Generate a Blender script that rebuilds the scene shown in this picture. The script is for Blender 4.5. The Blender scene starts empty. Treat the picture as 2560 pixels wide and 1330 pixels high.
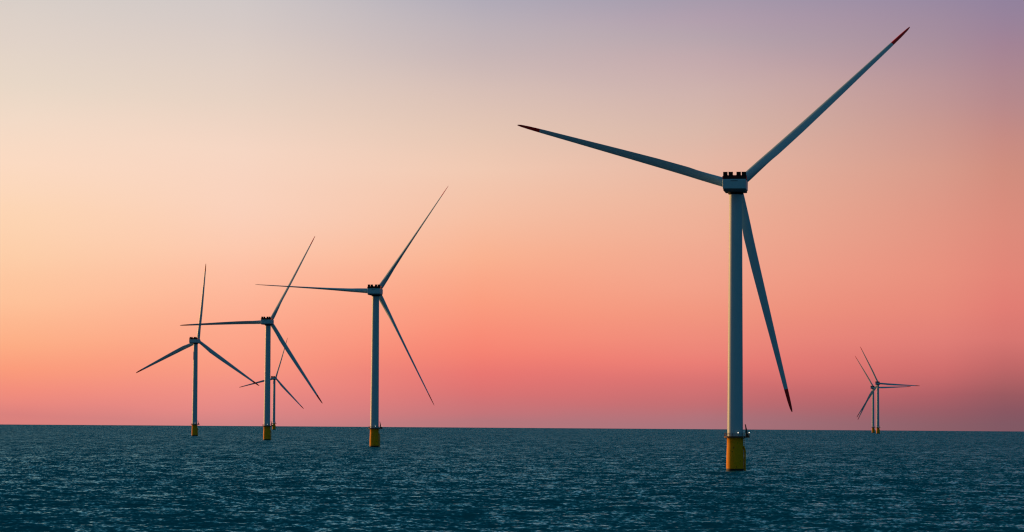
import bpy, math
import numpy as np
from mathutils import Matrix, Vector

SC = bpy.context.scene
COL = SC.collection
R_ = math.radians
RE = 7.0e6                      # radius of the sea's curve (with refraction), metres
CAM_H = 16.29                   # the photographer stands on a ship's deck
# ------------------------------------------------------------------ camera
cam_d = bpy.data.cameras.new("camera")
cam = bpy.data.objects.new("camera", cam_d)
COL.objects.link(cam)
cam_d.sensor_fit = 'HORIZONTAL'
cam_d.sensor_width = 36.0
cam_d.lens = 36.0 * 7045 / 2560
cam_d.clip_start = 1.0
cam_d.clip_end = 60000.0
pitch, roll = R_(3.161), R_(0.394)
fw = Vector((0, math.cos(pitch), math.sin(pitch)))
up = Vector((0, -math.sin(pitch), math.cos(pitch)))
rt = Vector((1, 0, 0))
rt2 = math.cos(roll) * rt + math.sin(roll) * up
up2 = -math.sin(roll) * rt + math.cos(roll) * up
m = Matrix((rt2, up2, -fw)).transposed().to_4x4()
m.translation = (0, 0, CAM_H)
cam.matrix_world = m
SC.camera = cam

# ------------------------------------------------------------------ exposure
SC.view_settings.view_transform = 'Standard'
SC.view_settings.look = 'None'
SC.view_settings.exposure = 0.0
SC.view_settings.gamma = 1.0
SC.view_settings.use_curve_mapping = False
SC.cycles.max_bounces = 6
SC.cycles.filter_width = 1.25

# ------------------------------------------------------------------ sun and sky
SUN_AZ = -53.0                  # degrees from +Y towards -X: low, ahead and to the left
SUN_EL = 4.0
sd = Vector((math.sin(R_(SUN_AZ)) * math.cos(R_(SUN_EL)),
             math.cos(R_(SUN_AZ)) * math.cos(R_(SUN_EL)), math.sin(R_(SUN_EL))))
sun_d = bpy.data.lights.new("sun", 'SUN')
sun_d.energy = 3.5
sun_d.angle = R_(0.5)
sun_d.color = (1.0, 0.46, 0.14)
sun = bpy.data.objects.new("sun", sun_d)
sun.rotation_euler = (-sd).to_track_quat('-Z', 'Y').to_euler()
COL.objects.link(sun)


def s2l(c):
    out = []
    for v in c:
        v = v / 255.0
        out.append(v / 12.92 if v <= 0.04045 else ((v + 0.055) / 1.055) ** 2.4)
    return out + [1.0]


world = bpy.data.worlds.new("World")
SC.world = world
world.use_nodes = True
nt = world.node_tree
N, L = nt.nodes, nt.links
N.clear()


def node(tree, t, **kw):
    n = tree.nodes.new(t)
    for k, v in kw.items():
        setattr(n, k, v)
    return n


def fmath(tree, op, a, b=None, clamp=False):
    n = node(tree, 'ShaderNodeMath', operation=op, use_clamp=clamp)
    for i, v in enumerate((a, b)):
        if v is None:
            continue
        if isinstance(v, (int, float)):
            n.inputs[i].default_value = v
        else:
            tree.links.new(v, n.inputs[i])
    return n.outputs[0]


tc = node(nt, 'ShaderNodeTexCoord')
nrm = node(nt, 'ShaderNodeVectorMath', operation='NORMALIZE')
L.new(tc.outputs['Generated'], nrm.inputs[0])
sep = node(nt, 'ShaderNodeSeparateXYZ')
L.new(nrm.outputs[0], sep.inputs[0])
az = fmath(nt, 'MULTIPLY', fmath(nt, 'ARCTAN2', sep.outputs['X'], sep.outputs['Y']), 180 / math.pi)
el = fmath(nt, 'MULTIPLY', fmath(nt, 'ARCSINE', sep.outputs['Z']), 180 / math.pi)
# faint uneven veils of high cloud: the bands of colour wander a little
wob = node(nt, 'ShaderNodeTexNoise')
mp = node(nt, 'ShaderNodeMapping')
mp.inputs['Scale'].default_value = (7, 7, 26)
L.new(nrm.outputs[0], mp.inputs['Vector'])
L.new(mp.outputs[0], wob.inputs['Vector'])
wob.inputs['Scale'].default_value = 1.0
wob.inputs['Detail'].default_value = 2.4
el = fmath(nt, 'ADD', el, fmath(nt, 'MULTIPLY', fmath(nt, 'SUBTRACT', wob.outputs['Fac'], 0.5), 0.65))
elf = fmath(nt, 'DIVIDE', el, 40.0, clamp=True)

# colour of the sky by elevation (degrees) on several bearings (degrees from +Y)
SKY = {
    -9.9: [(0, (218, 129, 125)), (0.25, (232, 135, 126)), (0.61, (243, 142, 124)), (1.06, (251, 155, 123)), (1.59, (253, 173, 133)), (2.32, (254, 193, 153)), (3.3, (253, 206, 169)), (4.11, (253, 213, 180)), (5.0, (251, 218, 194)), (5.9, (242, 218, 199)), (6.63, (232, 215, 199)), (7.52, (224, 210, 200)), (8.48, (215, 206, 200))],
    -5.59: [(0, (208, 132, 133)), (0.32, (227, 137, 134)), (0.72, (240, 144, 133)), (1.21, (250, 155, 131)), (1.78, (253, 168, 140)), (2.51, (254, 184, 155)), (3.49, (253, 200, 173)), (4.46, (250, 210, 188)), (5.44, (246, 214, 195)), (6.41, (232, 210, 195)), (7.22, (222, 206, 197)), (7.87, (214, 202, 198)), (8.51, (208, 200, 199))],
    -0.65: [(0, (182, 118, 124)), (0.19, (199, 116, 120)), (0.52, (219, 115, 114)), (0.92, (233, 119, 113)), (1.33, (245, 130, 114)), (1.73, (249, 141, 119)), (2.47, (251, 158, 128)), (3.36, (250, 178, 145)), (4.17, (246, 191, 163)), (5.15, (241, 201, 178)), (5.96, (229, 198, 180)), (6.77, (214, 190, 182)), (7.42, (200, 182, 182)), (8.06, (188, 177, 184)), (8.55, (177, 171, 184))],
    3.82: [(0.06, (172, 116, 124)), (0.38, (195, 110, 114)), (0.79, (216, 115, 114)), (1.2, (234, 125, 117)), (1.68, (239, 139, 123)), (2.25, (242, 151, 128)), (2.9, (243, 162, 138)), (3.72, (240, 174, 149)), (4.53, (236, 181, 157)), (5.18, (230, 184, 165)), (5.99, (218, 184, 170)), (6.72, (207, 178, 173)), (7.29, (196, 170, 173)), (7.77, (183, 165, 173)), (8.18, (178, 159, 173)), (8.58, (167, 155, 172))],
    8.72: [(0.01, (140, 95, 104)), (0.26, (151, 93, 102)), (0.66, (176, 96, 102)), (1.15, (209, 111, 109)), (1.64, (224, 126, 118)), (2.29, (231, 136, 121)), (3.1, (232, 144, 126)), (4.08, (226, 149, 131)), (5.13, (215, 154, 138)), (6.03, (200, 151, 144)), (6.84, (186, 148, 151)), (7.64, (168, 142, 156)), (8.21, (158, 138, 159)), (8.61, (150, 136, 162))],
    9.9: [(0.02, (130, 89, 100)), (0.26, (138, 87, 98)), (0.67, (158, 91, 97)), (1.16, (193, 104, 104)), (1.73, (216, 119, 113)), (2.38, (226, 126, 116)), (3.11, (227, 134, 120)), (4.08, (221, 140, 124)), (5.14, (209, 142, 127)), (6.03, (193, 139, 135)), (6.84, (178, 137, 143)), (7.65, (163, 132, 150)), (8.22, (151, 131, 156)), (8.62, (145, 130, 158))],
}
ZEN = (26, 88, 112)
HIGH = [(12.0, (110, 148, 166)), (19.0, (84, 138, 158)), (28.0, (50, 116, 136)), (40.0, ZEN)]
FAR = {
    -180.0: [(0, (84, 86, 98)), (10, (52, 76, 96)), (40, ZEN)],
    -110.0: [(0, (118, 100, 98)), (10, (84, 94, 104)), (22, (44, 84, 104)), (40, ZEN)],
    -75.0: [(0, (252, 168, 108)), (10, (222, 166, 124)), (22, (110, 112, 114)), (40, ZEN)],
    -50.0: [(0, (255, 190, 120)), (6, (255, 220, 160)), (12, (200, 190, 170)), (22, (70, 96, 110)), (40, ZEN)],
    40.0: [(0, (50, 52, 76)), (10, (52, 62, 92)), (20, (30, 58, 84)), (40, ZEN)],
    90.0: [(0, (78, 80, 94)), (10, (50, 74, 94)), (40, ZEN)],
    180.0: [(0, (84, 86, 98)), (10, (52, 76, 96)), (40, ZEN)],
}
cols = []
for a, cs in SKY.items():
    cols.append((a, cs + HIGH))
for a, cs in FAR.items():
    cols.append((a, cs))
cols.sort()
prev = None
for i, (a, stops) in enumerate(cols):
    rp = node(nt, 'ShaderNodeValToRGB')
    cr = rp.color_ramp
    cr.interpolation = 'LINEAR'
    while len(cr.elements) < len(stops):
        cr.elements.new(0.5)
    for e, (sv, c) in zip(cr.elements, stops):
        e.position = sv / 40.0
    for e, (sv, c) in zip(cr.elements, stops):
        e.color = s2l(c)
    L.new(elf, rp.inputs['Fac'])
    if prev is None:
        prev = rp.outputs['Color']
    else:
        mr = node(nt, 'ShaderNodeMapRange', interpolation_type='LINEAR')
        mr.inputs['From Min'].default_value = cols[i - 1][0]
        mr.inputs['From Max'].default_value = a
        L.new(az, mr.inputs['Value'])
        mx = node(nt, 'ShaderNodeMix', data_type='RGBA')
        L.new(mr.outputs['Result'], mx.inputs[0])
        L.new(prev, mx.inputs[6])
        L.new(rp.outputs['Color'], mx.inputs[7])
        prev = mx.outputs[2]
bg1 = node(nt, 'ShaderNodeBackground')
L.new(prev, bg1.inputs['Color'])
out = node(nt, 'ShaderNodeOutputWorld')
L.new(bg1.outputs[0], out.inputs['Surface'])

# ------------------------------------------------------------------ materials


def mat(name, color, rough=0.5, bump=0.0, bscale=4.0, vary=0.0, vscale=0.6, metallic=0.0, spec=0.5):
    mm = bpy.data.materials.new(name)
    mm.use_nodes = True
    t = mm.node_tree
    b = t.nodes['Principled BSDF']
    b.inputs['Roughness'].default_value = rough
    b.inputs['Metallic'].default_value = metallic
    b.inputs['Specular IOR Level'].default_value = spec * 0.6
    b.inputs['Base Color'].default_value = (*color, 1)
    tcn = node(t, 'ShaderNodeTexCoord')
    if vary:
        nz = node(t, 'ShaderNodeTexNoise')
        nz.inputs['Scale'].default_value = vscale
        nz.inputs['Detail'].default_value = 5
        mpn = node(t, 'ShaderNodeMapping')
        mpn.inputs['Scale'].default_value = (1, 1, 0.25)     # runs drawn out downwards
        t.links.new(tcn.outputs['Object'], mpn.inputs['Vector'])
        t.links.new(mpn.outputs[0], nz.inputs['Vector'])
        mx = node(t, 'ShaderNodeMix', data_type='RGBA')
        mx.inputs[6].default_value = (*[c * (1 - vary) for c in color], 1)
        mx.inputs[7].default_value = (*[min(1, c * (1 + vary)) for c in color], 1)
        t.links.new(nz.outputs['Fac'], mx.inputs[0])
        t.links.new(mx.outputs[2], b.inputs['Base Color'])
    if bump:
        nz = node(t, 'ShaderNodeTexNoise')
        nz.inputs['Scale'].default_value = bscale
        t.links.new(tcn.outputs['Object'], nz.inputs['Vector'])
        bp = node(t, 'ShaderNodeBump')
        bp.inputs['Distance'].default_value = bump
        t.links.new(nz.outputs['Fac'], bp.inputs['Height'])
        t.links.new(bp.outputs[0], b.inputs['Normal'])
    return mm


M_PAINT = mat('pale_tower_paint', (0.38, 0.60, 0.68), 0.5, vary=0.05)
M_BLADE = mat('pale_blade_gelcoat', (0.38, 0.60, 0.68), 0.42, vary=0.03, vscale=0.2)
M_NAC = mat('pale_nacelle_paint', (0.36, 0.60, 0.68), 0.5, vary=0.06)
M_RED = mat('red_tip_paint', (0.92, 0.012, 0.012), 0.45)
M_REDRAIL = mat('red_rail_paint', (0.75, 0.02, 0.015), 0.5)
M_DARK = mat('dark_radiator_metal', (0.035, 0.012, 0.012), 0.6)
M_STEEL = mat('weathered_dark_steel', (0.06, 0.05, 0.045), 0.6, vary=0.3, vscale=2)
M_GRATE = mat('rust_brown_deck_steel', (0.16, 0.06, 0.03), 0.7, vary=0.4, vscale=1.5)
M_UNDERSHADE = mat('painted_underside_shade', (0.06, 0.075, 0.085), 0.7)  # dark tone stands in for the shade under the nacelle
M_SLOT = mat('black_slot', (0.01, 0.01, 0.012), 0.8)
M_GROWTH = mat('dark_marine_growth', (0.02, 0.022, 0.014), 0.7, bump=0.05, bscale=3)

# yellow coating with rust spots and pale salt streaks
M_YEL = mat('yellow_marine_coating', (1.0, 0.37, 0.006), 0.7, vary=0.08, spec=0.2)
t = M_YEL.node_tree
b = t.nodes['Principled BSDF']
src = b.inputs['Base Color'].links[0].from_socket
tcn = node(t, 'ShaderNodeTexCoord')
nz = node(t, 'ShaderNodeTexNoise')
nz.inputs['Scale'].default_value = 1.1
nz.inputs['Detail'].default_value = 4
mpn = node(t, 'ShaderNodeMapping')
mpn.inputs['Scale'].default_value = (1, 1, 0.7)
mpn.inputs['Location'].default_value = (3.1, 0.4, 1.7)
t.links.new(tcn.outputs['Object'], mpn.inputs['Vector'])
t.links.new(mpn.outputs[0], nz.inputs['Vector'])
rr = node(t, 'ShaderNodeValToRGB')
rr.color_ramp.elements[0].position = 0.66
rr.color_ramp.elements[1].position = 0.70
t.links.new(nz.outputs['Fac'], rr.inputs['Fac'])
mx = node(t, 'ShaderNodeMix', data_type='RGBA')
t.links.new(rr.outputs['Color'], mx.inputs[0])
t.links.new(src, mx.inputs[6])
mx.inputs[7].default_value = (0.30, 0.07, 0.02, 1)
t.links.new(mx.outputs[2], b.inputs['Base Color'])

M_LAMP = bpy.data.materials.new('lit_work_lamp')
M_LAMP.use_nodes = True
b = M_LAMP.node_tree.nodes['Principled BSDF']
b.inputs['Emission Color'].default_value = (1.0, 0.86, 0.66, 1)
b.inputs['Emission Strength'].default_value = 2.4

# ------------------------------------------------------------------ mesh helpers


class MB:
    """collects shapes into one mesh"""

    def __init__(self):
        self.v, self.f, self.s = [], [], []

    def add(self, vs, fs, smooth=False):
        o = len(self.v)
        self.v += [tuple(p) for p in vs]
        self.f += [tuple(i + o for i in f) for f in fs]
        self.s += [smooth] * len(fs)

    def box(self, c, d, rz=0.0, tilt=None):
        x, y, z = d[0] / 2, d[1] / 2, d[2] / 2
        vs = [Vector((sx * x, sy * y, sz * z)) for sz in (-1, 1) for sy in (-1, 1) for sx in (-1, 1)]
        mrot = Matrix.Rotation(rz, 3, 'Z')
        vs = [mrot @ p + Vector(c) for p in vs]
        self.add(vs, [(0, 2, 3, 1), (4, 5, 7, 6), (0, 1, 5, 4), (2, 6, 7, 3), (0, 4, 6, 2), (1, 3, 7, 5)])

    def lathe(self, prof, n=48, c=(0, 0), a0=0.0, a1=2 * math.pi, smooth=True, caps=True):
        vs, fs = [], []
        for (r, z) in prof:
            for k in range(n):
                a = 2 * math.pi * k / n
                vs.append((c[0] + r * math.cos(a), c[1] + r * math.sin(a), z))
        for j in range(len(prof) - 1):
            for k in range(n):
                k2 = (k + 1) % n
                fs.append((j * n + k, j * n + k2, (j + 1) * n + k2, (j + 1) * n + k))
        self.add(vs, fs, smooth)
        if caps:
            self.add([vs[k] for k in range(n)][::-1], [tuple(range(n))])
            self.add([vs[(len(prof) - 1) * n + k] for k in range(n)], [tuple(range(n))])

    def tube(self, pts, r, n=8, r2=None):
        pts = [Vector(p) for p in pts]
        rings = []
        for i, p in enumerate(pts):
            d = (pts[min(i + 1, len(pts) - 1)] - pts[max(i - 1, 0)]).normalized()
            a = Vector((0, 0, 1)) if abs(d.z) < 0.9 else Vector((1, 0, 0))
            u = d.cross(a).normalized()
            w = d.cross(u)
            rad = r if r2 is None else r + (r2 - r) * i / (len(pts) - 1)
            rings.append([p + rad * (math.cos(2 * math.pi * k / n) * u + math.sin(2 * math.pi * k / n) * w) for k in range(n)])
        vs = [q for rg in rings for q in rg]
        fs = []
        for j in range(len(rings) - 1):
            for k in range(n):
                k2 = (k + 1) % n
                fs.append((j * n + k, (j + 1) * n + k, (j + 1) * n + k2, j * n + k2))
        self.add(vs, fs, True)
        self.add(rings[0], [tuple(range(n))])
        self.add(rings[-1][::-1], [tuple(range(n))])

    def mesh(self, name, material):
        me = bpy.data.meshes.new(name)
        me.from_pydata(self.v, [], self.f)
        me.polygons.foreach_set('use_smooth', self.s)
        me.materials.append(material)
        me.validate()
        me.update()
        return me


def link(name, me, parent=None, mw=None):
    o = bpy.data.objects.new(name, me)
    COL.objects.link(o)
    if parent is not None:
        o.parent = parent
    if mw is not None:
        o.matrix_local = mw
    return o


# ------------------------------------------------------------------ the sea
def build_sea():
    # angles: fine where the photograph looks, coarser round the rest of the circle
    half = 12.6
    fine = np.linspace(-half, half, 1150)
    side = half + np.cumsum(np.geomspace(0.03, 4.0, 100))
    side = half + (side - half) * (180 - half) / (side[-1] - half)
    ang = np.radians(np.concatenate([-side[::-1][1:], fine, side]))   # last = +180 = the seam
    nA = len(ang)
    # radii: rows evenly spaced in the angle below the horizon
    dep = np.arange(0.0585, 0.00235, -1 / (2818 * 5.0))
    h = CAM_H
    rr_ = h / dep
    rad = np.concatenate([[8, 30, 60, 100, 150, 190, 220, 245, 262], rr_, rr_[-1] + np.cumsum(np.geomspace(12, 400, 75))])
    rad = rad[rad < 18000]
    nR = len(rad)
    A, Rr = np.meshgrid(ang, rad)
    X = (Rr * np.sin(A)).ravel()
    Y = (Rr * np.cos(A)).ravel()
    rng = np.random.RandomState(11)
    Z = np.zeros_like(X)
    DX = np.zeros_like(X)
    DY = np.zeros_like(X)
    sp = np.gradient(rad)
    SP = np.repeat(sp, nA)
    nw = 110
    lam = np.geomspace(20, 0.9, nw) * rng.uniform(0.96, 1.04, nw)
    wind = R_(-90 + 13)                      # the waves run towards the camera
    for i in range(nw):
        l = lam[i]
        spread = 0.42 + 0.60 * (1 - (l / 20) ** 0.5)
        th = wind + rng.normal() * spread
        k = 2 * math.pi / l
        a = 0.019 * l / (2 * math.pi) * (0.6 if l > 12 else 1.0)
        kx, ky = math.cos(th) * k, math.sin(th) * k
        ph = kx * X + ky * Y + rng.uniform(0, 2 * math.pi)
        w = np.clip(l / (SP * 0.35), 0, 1) ** 1.0     # the shortest waves are left to the surface bump far out
        s = np.sin(ph)
        Z += a * w * np.cos(ph)
        DX -= a * w * s * math.cos(th)
        DY -= a * w * s * math.sin(th)
    X2 = X + 1.0 * DX
    Y2 = Y + 1.0 * DY
    # gusts: the sea is rougher in some patches than in others
    Z += 0.05 * np.sin(X / 61 + 1.3) * np.sin(Y / 97)
    Z -= Rr.ravel() ** 2 / (2 * RE) + 0.42
    fade = np.clip((Rr.ravel() - 8) / 60, 0, 1)
    co = np.stack([X + (X2 - X) * fade, Y + (Y2 - Y) * fade, Z], 1)
    idx = np.arange(nR * nA).reshape(nR, nA)
    # close the circle: first column is bearing -180+, last is +180
    q = np.stack([idx[:-1, :-1], idx[1:, :-1], idx[1:, 1:], idx[:-1, 1:]], -1).reshape(-1, 4)
    seam = np.stack([idx[:-1, -1], idx[1:, -1], idx[1:, 0], idx[:-1, 0]], -1).reshape(-1, 4)
    q = np.concatenate([q, seam])
    q = q[:, ::-1]
    me = bpy.data.meshes.new('sea')
    nv = len(co)
    me.vertices.add(nv + 1)
    allco = np.concatenate([co, [[0, 0, 0]]])
    me.vertices.foreach_set('co', allco.ravel().astype(np.float32))
    tri = np.stack([idx[0], np.full(nA, nv), np.roll(idx[0], -1)], -1)
    tri = tri[:, ::-1]
    tri = tri[:, ::-1]
    nl = q.size + tri.size
    me.loops.add(nl)
    me.loops.foreach_set('vertex_index', np.concatenate([q.ravel(), tri.ravel()]).astype(np.int32))
    me.polygons.add(len(q) + len(tri))
    starts = np.concatenate([np.arange(len(q)) * 4, len(q) * 4 + np.arange(len(tri)) * 3]).astype(np.int32)
    me.polygons.foreach_set('loop_start', starts)
    me.update(calc_edges=True)
    me.polygons.foreach_set('use_smooth', np.ones(len(me.polygons), bool))
    return me


M_SEA = bpy.data.materials.new('sea_water')
M_SEA.use_nodes = True
t = M_SEA.node_tree
b = t.nodes['Principled BSDF']
b.inputs['Base Color'].default_value = (0.006, 0.165, 0.180, 1)
b.inputs['Roughness'].default_value = 0.2
b.inputs['IOR'].default_value = 1.333
b.inputs['Specular IOR Level'].default_value = 0.0
tcn = node(t, 'ShaderNodeTexCoord')
geo = node(t, 'ShaderNodeNewGeometry')


def vmath(op, a_, b_=None):
    n = node(t, 'ShaderNodeVectorMath', operation=op)
    for i_, v_ in enumerate((a_, b_)):
        if v_ is None:
            continue
        if isinstance(v_, tuple):
            n.inputs[i_].default_value = v_
        else:
            t.links.new(v_, n.inputs[i_])
    return n.outputs[0]


# wavelets and ripples too small for the mesh: slopes taken straight from noise
acc = None
for (sc_, det, amp, rot) in ((2.0, 2.0, 0.6, 12), (0.75, 2.0, 1.45, -9), (0.18, 1.0, 1.0, 5), (0.035, 1.0, 0.4, 20)):
    mpn = node(t, 'ShaderNodeMapping')
    mpn.inputs['Rotation'].default_value = (0, 0, R_(rot))
    mpn.inputs['Scale'].default_value = (1.35, 1.0, 1.0)
    t.links.new(tcn.outputs['Object'], mpn.inputs['Vector'])
    nz = node(t, 'ShaderNodeTexNoise')
    nz.inputs['Scale'].default_value = sc_
    nz.inputs['Detail'].default_value = det
    t.links.new(mpn.outputs[0], nz.inputs['Vector'])
    v = vmath('MULTIPLY', vmath('SUBTRACT', nz.outputs['Color'], (0.5, 0.5, 0.5)), (amp * 0.7, amp, 0.0))
    acc = v if acc is None else vmath('ADD', acc, v)
acc = vmath('ADD', acc, (0.02, -0.31, 0.0))      # wind waves lean over on the side they run to
nn = vmath('NORMALIZE', vmath('ADD', geo.outputs['Normal'], acc))
t.links.new(nn, b.inputs['Normal'])
gl = node(t, 'ShaderNodeBsdfGlossy')
gl.inputs['Color'].default_value = (0.44, 0.81, 0.91, 1)
gl.inputs['Roughness'].default_value = 0.2
t.links.new(nn, gl.inputs['Normal'])
fr = node(t, 'ShaderNodeFresnel')
fr.inputs['IOR'].default_value = 1.29
t.links.new(nn, fr.inputs['Normal'])
mxs = node(t, 'ShaderNodeMixShader')
t.links.new(fr.outputs[0], mxs.inputs[0])
t.links.new(b.outputs[0], mxs.inputs[1])
t.links.new(gl.outputs[0], mxs.inputs[2])
t.links.new(mxs.outputs[0], t.nodes['Material Output'].inputs['Surface'])
sea_me = build_sea()
sea_me.materials.append(M_SEA)
sea = link('sea', sea_me)
sea['kind'] = 'structure'

# ------------------------------------------------------------------ the wind turbine
ROTOR_R = 83.5
HUB_H = 100.67
TP_TOP = 11.7
OV = 6.5                         # hub centre ahead of the tower axis
TILT, CONE = R_(3.43), R_(3.77)


def interp(x, xs, ys):
    return float(np.interp(x, xs, ys))


def blade_section(r, n=28):
    ch = interp(r, [1.5, 5, 10, 18, 30, 42, 60, 73, 79, 82, 83.2, 83.5], [3.25, 3.35, 3.8, 4.5, 4.2, 3.6, 2.6, 1.95, 1.5, 1.05, 0.55, 0.15])
    tr = interp(r, [1.5, 5, 10, 18, 30, 42, 60, 83.5], [1.0, 1.0, 0.80, 0.50, 0.37, 0.32, 0.29, 0.27])
    cw = interp(r, [1.5, 5, 18, 83.5], [0, 0, 1, 1])          # 0 = circle, 1 = aerofoil
    tw = R_(interp(r, [1.5, 15, 30, 50, 83.5], [11, 11, 6, 2.5, 0]))
    pts = []
    for k in range(n):
        a = 2 * math.pi * k / n
        xc, yc = math.cos(a) * 0.5, math.sin(a) * 0.5 * tr     # ellipse
        # aerofoil: leading edge at +x, thick at 30 %, thin tail, a little camber
        u = 0.5 - math.cos(a) * 0.5                            # 0 at leading edge, 1 at trailing
        th = 5 * tr * (0.2969 * math.sqrt(u) - 0.126 * u - 0.3516 * u * u + 0.2843 * u ** 3 - 0.1036 * u ** 4)
        xa = 0.5 - u
        ya = (1 if math.sin(a) >= 0 else -1) * th + 0.05 * 4 * u * (1 - u) * cw
        if abs(math.sin(a)) < 1e-9:
            ya = 0.0
        x = (xc * (1 - cw) + (xa - 0.18) * cw) * ch
        y = (yc * (1 - cw) + ya * cw) * ch
        pts.append((x * math.cos(tw) + y * math.sin(tw), -x * math.sin(tw) + y * math.cos(tw), r))
    return pts


def blade_mesh(r0, r1, steps, name, material):
    mb = MB()
    n = 28
    rs = np.linspace(r0, r1, steps)
    if r1 > 83:
        rs = r0 + (r1 - r0) * (1 - (1 - np.linspace(0, 1, steps)) ** 1.6)
    vs = [p for r in rs for p in blade_section(float(r), n)]
    fs = []
    for j in range(steps - 1):
        for k in range(n):
            k2 = (k + 1) % n
            fs.append((j * n + k, j * n + k2, (j + 1) * n + k2, (j + 1) * n + k))
    mb.add(vs, fs, True)
    mb.add(vs[:n], [tuple(range(n))[::-1]])
    mb.add(vs[-n:], [tuple(range(n))])
    return mb.mesh(name, material)


def rounded_box_mesh(x0, x1, y0, y1, z0, z1, bev, name, material):
    import bmesh
    bm = bmesh.new()
    bmesh.ops.create_cube(bm, size=1.0)
    for v in bm.verts:
        v.co = ((x0 + x1) / 2 + v.co.x * (x1 - x0), (y0 + y1) / 2 + v.co.y * (y1 - y0), (z0 + z1) / 2 + v.co.z * (z1 - z0))
        if v.co.z < (z0 + z1) / 2:                  # lower edges drawn in
            v.co.x *= 0.99
    bmesh.ops.bevel(bm, geom=list(bm.edges), offset=bev, segments=4, profile=0.5, affect='EDGES')
    me = bpy.data.meshes.new(name)
    bm.to_mesh(me)
    bm.free()
    me.polygons.foreach_set('use_smooth', [len(p.vertices) == 4 and p.area < 6 for p in me.polygons])
    me.materials.append(material)
    return me


def make_meshes():
    D = {}
    # tower with its flange rings
    mb = MB()
    z0, z1 = TP_TOP, HUB_H - 3.3
    mb.lathe([(2.78, z0), (2.28, z1)], 64)
    for fz in (36.0, 62.0, 84.0):
        q0 = 2.78 + (2.28 - 2.78) * (fz - z0) / (z1 - z0)
        mb.lathe([(q0 - 0.05, fz - 0.1), (q0 + 0.02, fz - 0.1), (q0 + 0.02, fz + 0.1), (q0 - 0.05, fz + 0.1)], 64, smooth=False, caps=False)
    D['tower'] = mb.mesh('tower', M_PAINT)
    mb = MB()
    mb.lathe([(2.3, z1), (2.75, z1 + 0.35), (2.75, z1 + 0.85)], 48)
    D['yaw_collar'] = mb.mesh('yaw_collar', M_SLOT)
    # yellow transition piece, a little wider at the waterline
    mb = MB()
    mb.lathe([(3.1, -3.5), (3.1, -0.2), (3.08, 0.35)], 64, caps=False)
    D['waterline_band'] = mb.mesh('waterline_band', M_GROWTH)
    mb = MB()
    mb.lathe([(3.08, 0.35), (3.06, 4.0), (2.98, 6.5), (2.90, 8.5), (2.88, TP_TOP - 0.45), (2.95, TP_TOP - 0.42), (2.95, TP_TOP - 0.25)], 64)
    D['transition_piece'] = mb.mesh('transition_piece', M_YEL)
    # boat landing: two fender tubes and a ladder on the right-hand side
    mb = MB()
    for dy in (-0.95, 0.95):
        mb.tube([(2.9, dy, 8.3), (3.2, dy, 7.6), (3.5, dy, 6.6), (3.5, dy, -2.5)], 0.27, 10)
        for z in (0.5, 3.6, 6.4):
            mb.tube([(2.6, dy * 0.8, z), (3.5, dy, z)], 0.12, 6)
    for dy in (-0.28, 0.28):
        mb.tube([(3.25, dy, 10.8), (3.25, dy, -1.5)], 0.06, 6)
    for k in range(38):
        mb.tube([(3.25, -0.28, -1.2 + k * 0.31), (3.25, 0.28, -1.2 + k * 0.31)], 0.035, 5)
    D['boat_landing'] = mb.mesh('boat_landing', M_YEL)
    # working platform: ring deck with a lay-down wing on the right
    mb = MB()
    zt = TP_TOP - 0.25
    n = 40
    ring = []
    for k in range(n):
        a = 2 * math.pi * k / n
        ring.append((3.85 * math.cos(a), 3.85 * math.sin(a)))
    vs = [(x, y, zt - 0.2) for x, y in ring] + [(x, y, zt + 0.25) for x, y in ring]
    fs = [(k, (k + 1) % n, n + (k + 1) % n, n + k) for k in range(n)] + [tuple(range(n))[::-1], tuple(range(n, 2 * n))]
    mb.add(vs, fs)
    mb.box((4.0, 0, zt + 0.02), (2.0, 4.2, 0.435))
    for k in range(12):                                   # brackets under the deck
        a = 2 * math.pi * (k + 0.5) / 12
        mb.tube([(2.92 * math.cos(a), 2.92 * math.sin(a), zt - 0.75), (3.7 * math.cos(a), 3.7 * math.sin(a), zt - 0.02)], 0.07, 6)
    D['platform'] = mb.mesh('platform', M_GRATE)
    mb = MB()
    path = []
    for k in range(49):
        a = R_(36) + (2 * math.pi - R_(72)) * k / 48
        path.append((3.78 * math.cos(a), 3.78 * math.sin(a)))
    path += [(4.92, -2.0), (4.92, -0.7), (4.92, 0.7), (4.92, 2.0), path[0]]
    for hh in (0.12, 0.6, 1.15):
        mb.tube([(x, y, zt + 0.25 + hh) for x, y in path], 0.04 if hh < 1 else 0.055, 6)
    for i in list(range(0, 49, 3)) + [49, 50, 51, 52]:
        x, y = path[i]
        mb.tube([(x, y, zt + 0.2), (x, y, zt + 1.42)], 0.045, 6)
    D['railing'] = mb.mesh('railing', M_GRATE)
    # folded davit crane standing on the wing
    mb = MB()
    zc = zt + 0.25
    mb.tube([(3.95, -0.9, zc), (3.95, -0.9, zc + 1.4)], 0.30, 12, 0.26)
    mb.box((3.9, -0.9, zc + 1.55), (0.7, 0.55, 0.5))
    mb.tube([(4.0, -0.9, zc + 1.5), (3.82, -0.9, zc + 2.7), (3.5, -0.9, zc + 4.3)], 0.36, 8, 0.16)
    mb.tube([(3.7, -0.75, zc + 1.2), (3.6, -0.8, zc + 2.9)], 0.07, 6)
    mb.box((4.25, 0.7, zc + 0.5), (0.9, 1.2, 1.0))
    D['crane'] = mb.mesh('crane', M_STEEL)
    # platform lamp
    mb = MB()
    mb.lathe([(0.02, -0.15), (0.11, -0.09), (0.145, 0.0), (0.11, 0.09), (0.02, 0.15)], 16)
    D['lamp'] = mb.mesh('lamp', M_LAMP)
    # nacelle
    H = HUB_H
    D['nacelle'] = rounded_box_mesh(-4.1, 4.1, -8.2, 3.6, H - 1.75, H + 1.65, 0.22, 'nacelle', M_NAC)
    mb = MB()
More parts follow.
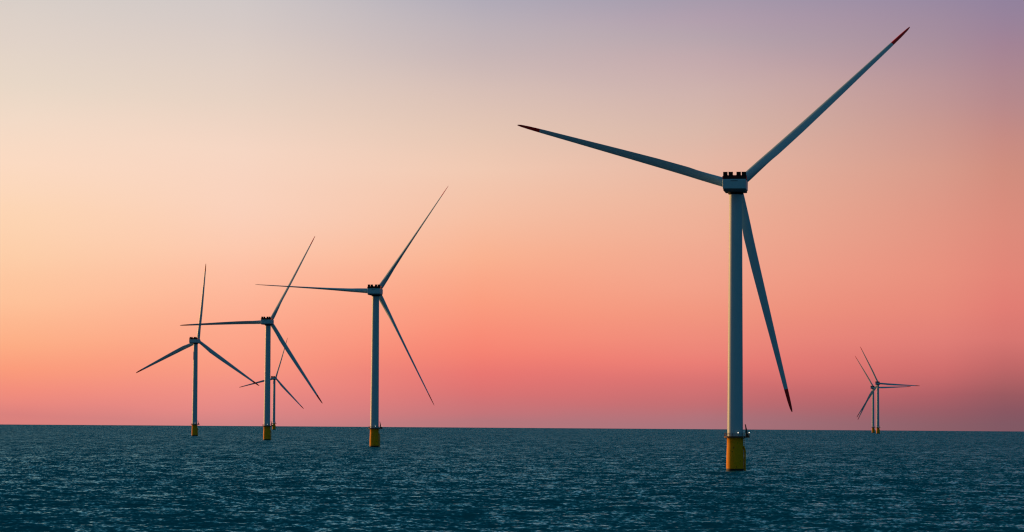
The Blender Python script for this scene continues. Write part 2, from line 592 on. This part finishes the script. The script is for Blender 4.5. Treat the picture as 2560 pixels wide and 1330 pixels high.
    mb.box((-0.0, -8.22, H + 1.0), (2.5, 0.06, 0.16))
    D['vent_slot'] = mb.mesh('vent_slot', M_SLOT)
    D['underside_shade'] = rounded_box_mesh(-3.9, 3.9, -7.95, 3.3, H - 2.5, H - 1.7, 0.25, 'underside_shade', M_UNDERSHADE)  # added dark box, paints in the shade on the nacelle's underside
    # radiators standing on the roof
    mb = MB()
    mb.box((0, 0, 1.25), (1.56, 0.10, 1.95))
    for k in range(7):
        mb.box((-0.74 + k * 0.247, 0, 1.25), (0.07, 0.42, 2.0))
    mb.box((0, 0, 2.28), (1.62, 0.46, 0.1))
    mb.box((0, 0, 0.22), (1.62, 0.46, 0.1))
    D['radiator'] = mb.mesh('cooling_radiator', M_DARK)
    mb = MB()
    mb.box((0, -6.3, H + 1.92), (8.05, 2.4, 0.34))
    mb.box((0, -7.3, H + 2.35), (7.9, 0.14, 0.55))
    mb.box((0, -5.2, H + 2.35), (7.9, 0.14, 0.55))
    D['radiator_base'] = mb.mesh('radiator_base', M_DARK)
    # red guard rail of the hoist deck
    mb = MB()
    zz = H + 1.72
    for hh in (0.35, 0.8, 1.25, 1.7):
        mb.tube([(-3.9, -5.0, zz + hh), (-3.9, -0.3, zz + hh), (3.9, -0.3, zz + hh), (3.9, -5.0, zz + hh)], 0.06, 6)
    for x in np.linspace(-3.9, 3.9, 14):
        mb.tube([(x, -0.3, zz), (x, -0.3, zz + 1.7)], 0.05, 6)
    for y in np.linspace(-5, -1.2, 5):
        for x in (-3.9, 3.9):
            mb.tube([(x, y, zz), (x, y, zz + 1.7)], 0.05, 6)
    mb.tube([(-3.9, -7.7, zz + 0.9), (-3.9, -5.0, zz + 0.9)], 0.08, 6)
    mb.box((-4.0, -7.6, zz + 0.55), (0.35, 0.35, 1.0))
    mb.box((0, -4.95, zz + 0.8), (7.7, 0.07, 1.5))
    for x in np.linspace(-3.8, 3.8, 24):
        mb.box((x, -4.95, zz + 1.25), (0.07, 0.08, 0.9))
    D['hoist_railing'] = mb.mesh('hoist_railing', M_REDRAIL)
    # generator drum and hub, built along +Z, turned onto the rotor axis later
    mb = MB()
    mb.lathe([(2.6, -3.2), (2.95, -3.0), (3.0, -2.9), (3.0, -1.7), (2.9, -1.5), (2.4, -1.4)], 56)
    D['generator_housing'] = mb.mesh('generator_housing', M_NAC)
    mb = MB()
    mb.lathe([(2.2, -1.4), (2.45, -1.0), (2.55, 0.0), (2.4, 1.2), (1.9, 2.2), (1.2, 2.8), (0.4, 3.05), (0.02, 3.08)], 48)
    D['hub'] = mb.mesh('hub', M_NAC)
    D['blade'] = blade_mesh(1.5, 74.9, 60, 'blade', M_BLADE)
    D['blade_tip'] = blade_mesh(74.9, 83.5, 22, 'blade_tip', M_RED)
    return D


D = make_meshes()


def basis(x, y, z, o=(0, 0, 0)):
    mm_ = Matrix((x, y, z)).transposed().to_4x4()
    mm_.translation = o
    return mm_


def place_rotor(root, parts, yaw, azim, da, pitch_deg):
    """stand nacelle, generator, hub and blades on the tower for this bearing and rotor position"""
    a = Vector((math.sin(yaw) * math.cos(TILT), math.cos(yaw) * math.cos(TILT), math.sin(TILT)))
    s = Vector((math.cos(yaw), -math.sin(yaw), 0))
    u = s.cross(a)
    hubc = Vector((0, 0, HUB_H)) + a * OV
    parts['nacelle'].matrix_local = Matrix.Rotation(-yaw, 4, 'Z')
    for n_ in ('generator_housing', 'hub'):
        parts[n_].matrix_local = basis(s, u, a, hubc) if s.cross(u).dot(a) > 0 else basis(u, s, a, hubc)
    for k, bl in enumerate(parts['blades']):
        tt = azim + R_(da[k]) + k * 2 * math.pi / 3
        d = math.cos(tt) * s + math.sin(tt) * u
        span = (math.cos(CONE) * d + math.sin(CONE) * a).normalized()
        tang = (-math.sin(tt) * s + math.cos(tt) * u).normalized()
        axp = (a - span * a.dot(span)).normalized()
        pb = R_(pitch_deg)
        chord = math.cos(pb) * tang + math.sin(pb) * axp     # towards the leading edge
        thick = span.cross(chord)
        bl.matrix_local = basis(chord, thick, span, hubc)


def new_turbine():
    root = bpy.data.objects.new('wind_turbine', None)
    COL.objects.link(root)
    P = {}
    tp = link('transition_piece', D['transition_piece'], root)
    link('boat_landing', D['boat_landing'], tp)
    link('waterline_band', D['waterline_band'], tp)
    pf = link('platform', D['platform'], root)
    link('railing', D['railing'], pf)
    for loc in ((0.75, -3.78, TP_TOP + 1.3), (4.92, -0.7, TP_TOP + 1.35)):
        link('lamp', D['lamp'], pf, Matrix.Translation(loc))
    link('crane', D['crane'], root)
    link('tower', D['tower'], root)
    link('yaw_collar', D['yaw_collar'], root)
    nac = P['nacelle'] = link('nacelle', D['nacelle'], root)
    link('vent_slot', D['vent_slot'], nac)
    link('underside_shade', D['underside_shade'], nac)
    link('radiator_base', D['radiator_base'], nac)
    for x in (-3.2, -1.3, 1.5, 3.35):
        link('cooling_radiator', D['radiator'], nac, Matrix.Translation((x, -6.9, HUB_H + 1.95)))
    link('hoist_railing', D['hoist_railing'], nac)
    P['generator_housing'] = link('generator_housing', D['generator_housing'], root)
    P['hub'] = link('hub', D['hub'], root)
    P['blades'] = []
    for k in range(3):
        bl = link('blade', D['blade'], root)
        tip = link('blade_tip', D['blade_tip'], bl)
        tip['label'] = 'red painted outer end of a pale blade'
        P['blades'].append(bl)
    return root, P


def copy_turbine(root, P):
    r = root.copy()
    COL.objects.link(r)
    Q = {'blades': []}
    for ch in list(root.children):
        c = ch.copy()
        COL.objects.link(c)
        c.parent = r
        for g in ch.children:
            d = g.copy()
            COL.objects.link(d)
            d.parent = c
        for key in ('nacelle', 'generator_housing', 'hub'):
            if P[key] == ch:
                Q[key] = c
    # the blades in order
    for ch, c in zip(list(root.children), list(r.children)):
        pass
    Q['blades'] = [c for c in r.children if c.name.startswith('blade')]
    return r, Q


#  x, distance, nacelle bearing, rotor position, blade offsets, blade pitch, label
TURBINES = [
    (79.3, 998.2, 8.5, 43.4, (-0.7, 0.8, 0.0), 42,
     'biggest and nearest offshore wind turbine, one blade reaching to the upper right of the sky'),
    (-88.8, 1836.8, 7.8, 56.4, (-0.2, 0.5, -0.3), 84,
     'second largest wind turbine, next one left of the nearest, with very thin edge-on blades'),
    (-208.8, 2415.5, 11.8, 62.3, (-0.1, 0, 0.1), 50,
     'mid sized wind turbine whose left blade crosses the upright blade of the turbine beside it'),
    (-338.0, 3016.1, 17.2, 84.7, (0.1, 0, 0), 25,
     'leftmost wind turbine, with one blade pointing straight up and two down in an inverted Y'),
    (-467.4, 5564.5, 18.4, 73.2, (0, -0.1, 0.1), 30,
     'small faraway wind turbine half hidden just behind the tower of a larger one'),
    (742.0, 5706.0, 16.2, 116.7, (0, 0, 0), 35,
     'right-hand and slightly taller of the two small turbines on the right horizon'),
    (811.6, 6323.6, 21.5, 121.7, (0, 0, 0), 35,
     'left-hand and slightly smaller of the two small turbines on the right horizon'),
]
root0, P0 = new_turbine()
for i, (x, y, yaw, azd, da, pb, label) in enumerate(TURBINES):
    r, P = (root0, P0) if i == 0 else copy_turbine(root0, P0)
    r.location = (x, y, -(x * x + y * y) / (2 * RE))
    r['label'] = label
    r['category'] = 'wind turbine'
    r['group'] = 'offshore wind turbines standing in the sea'
    place_rotor(r, P, R_(yaw), R_(azd), da, pb)
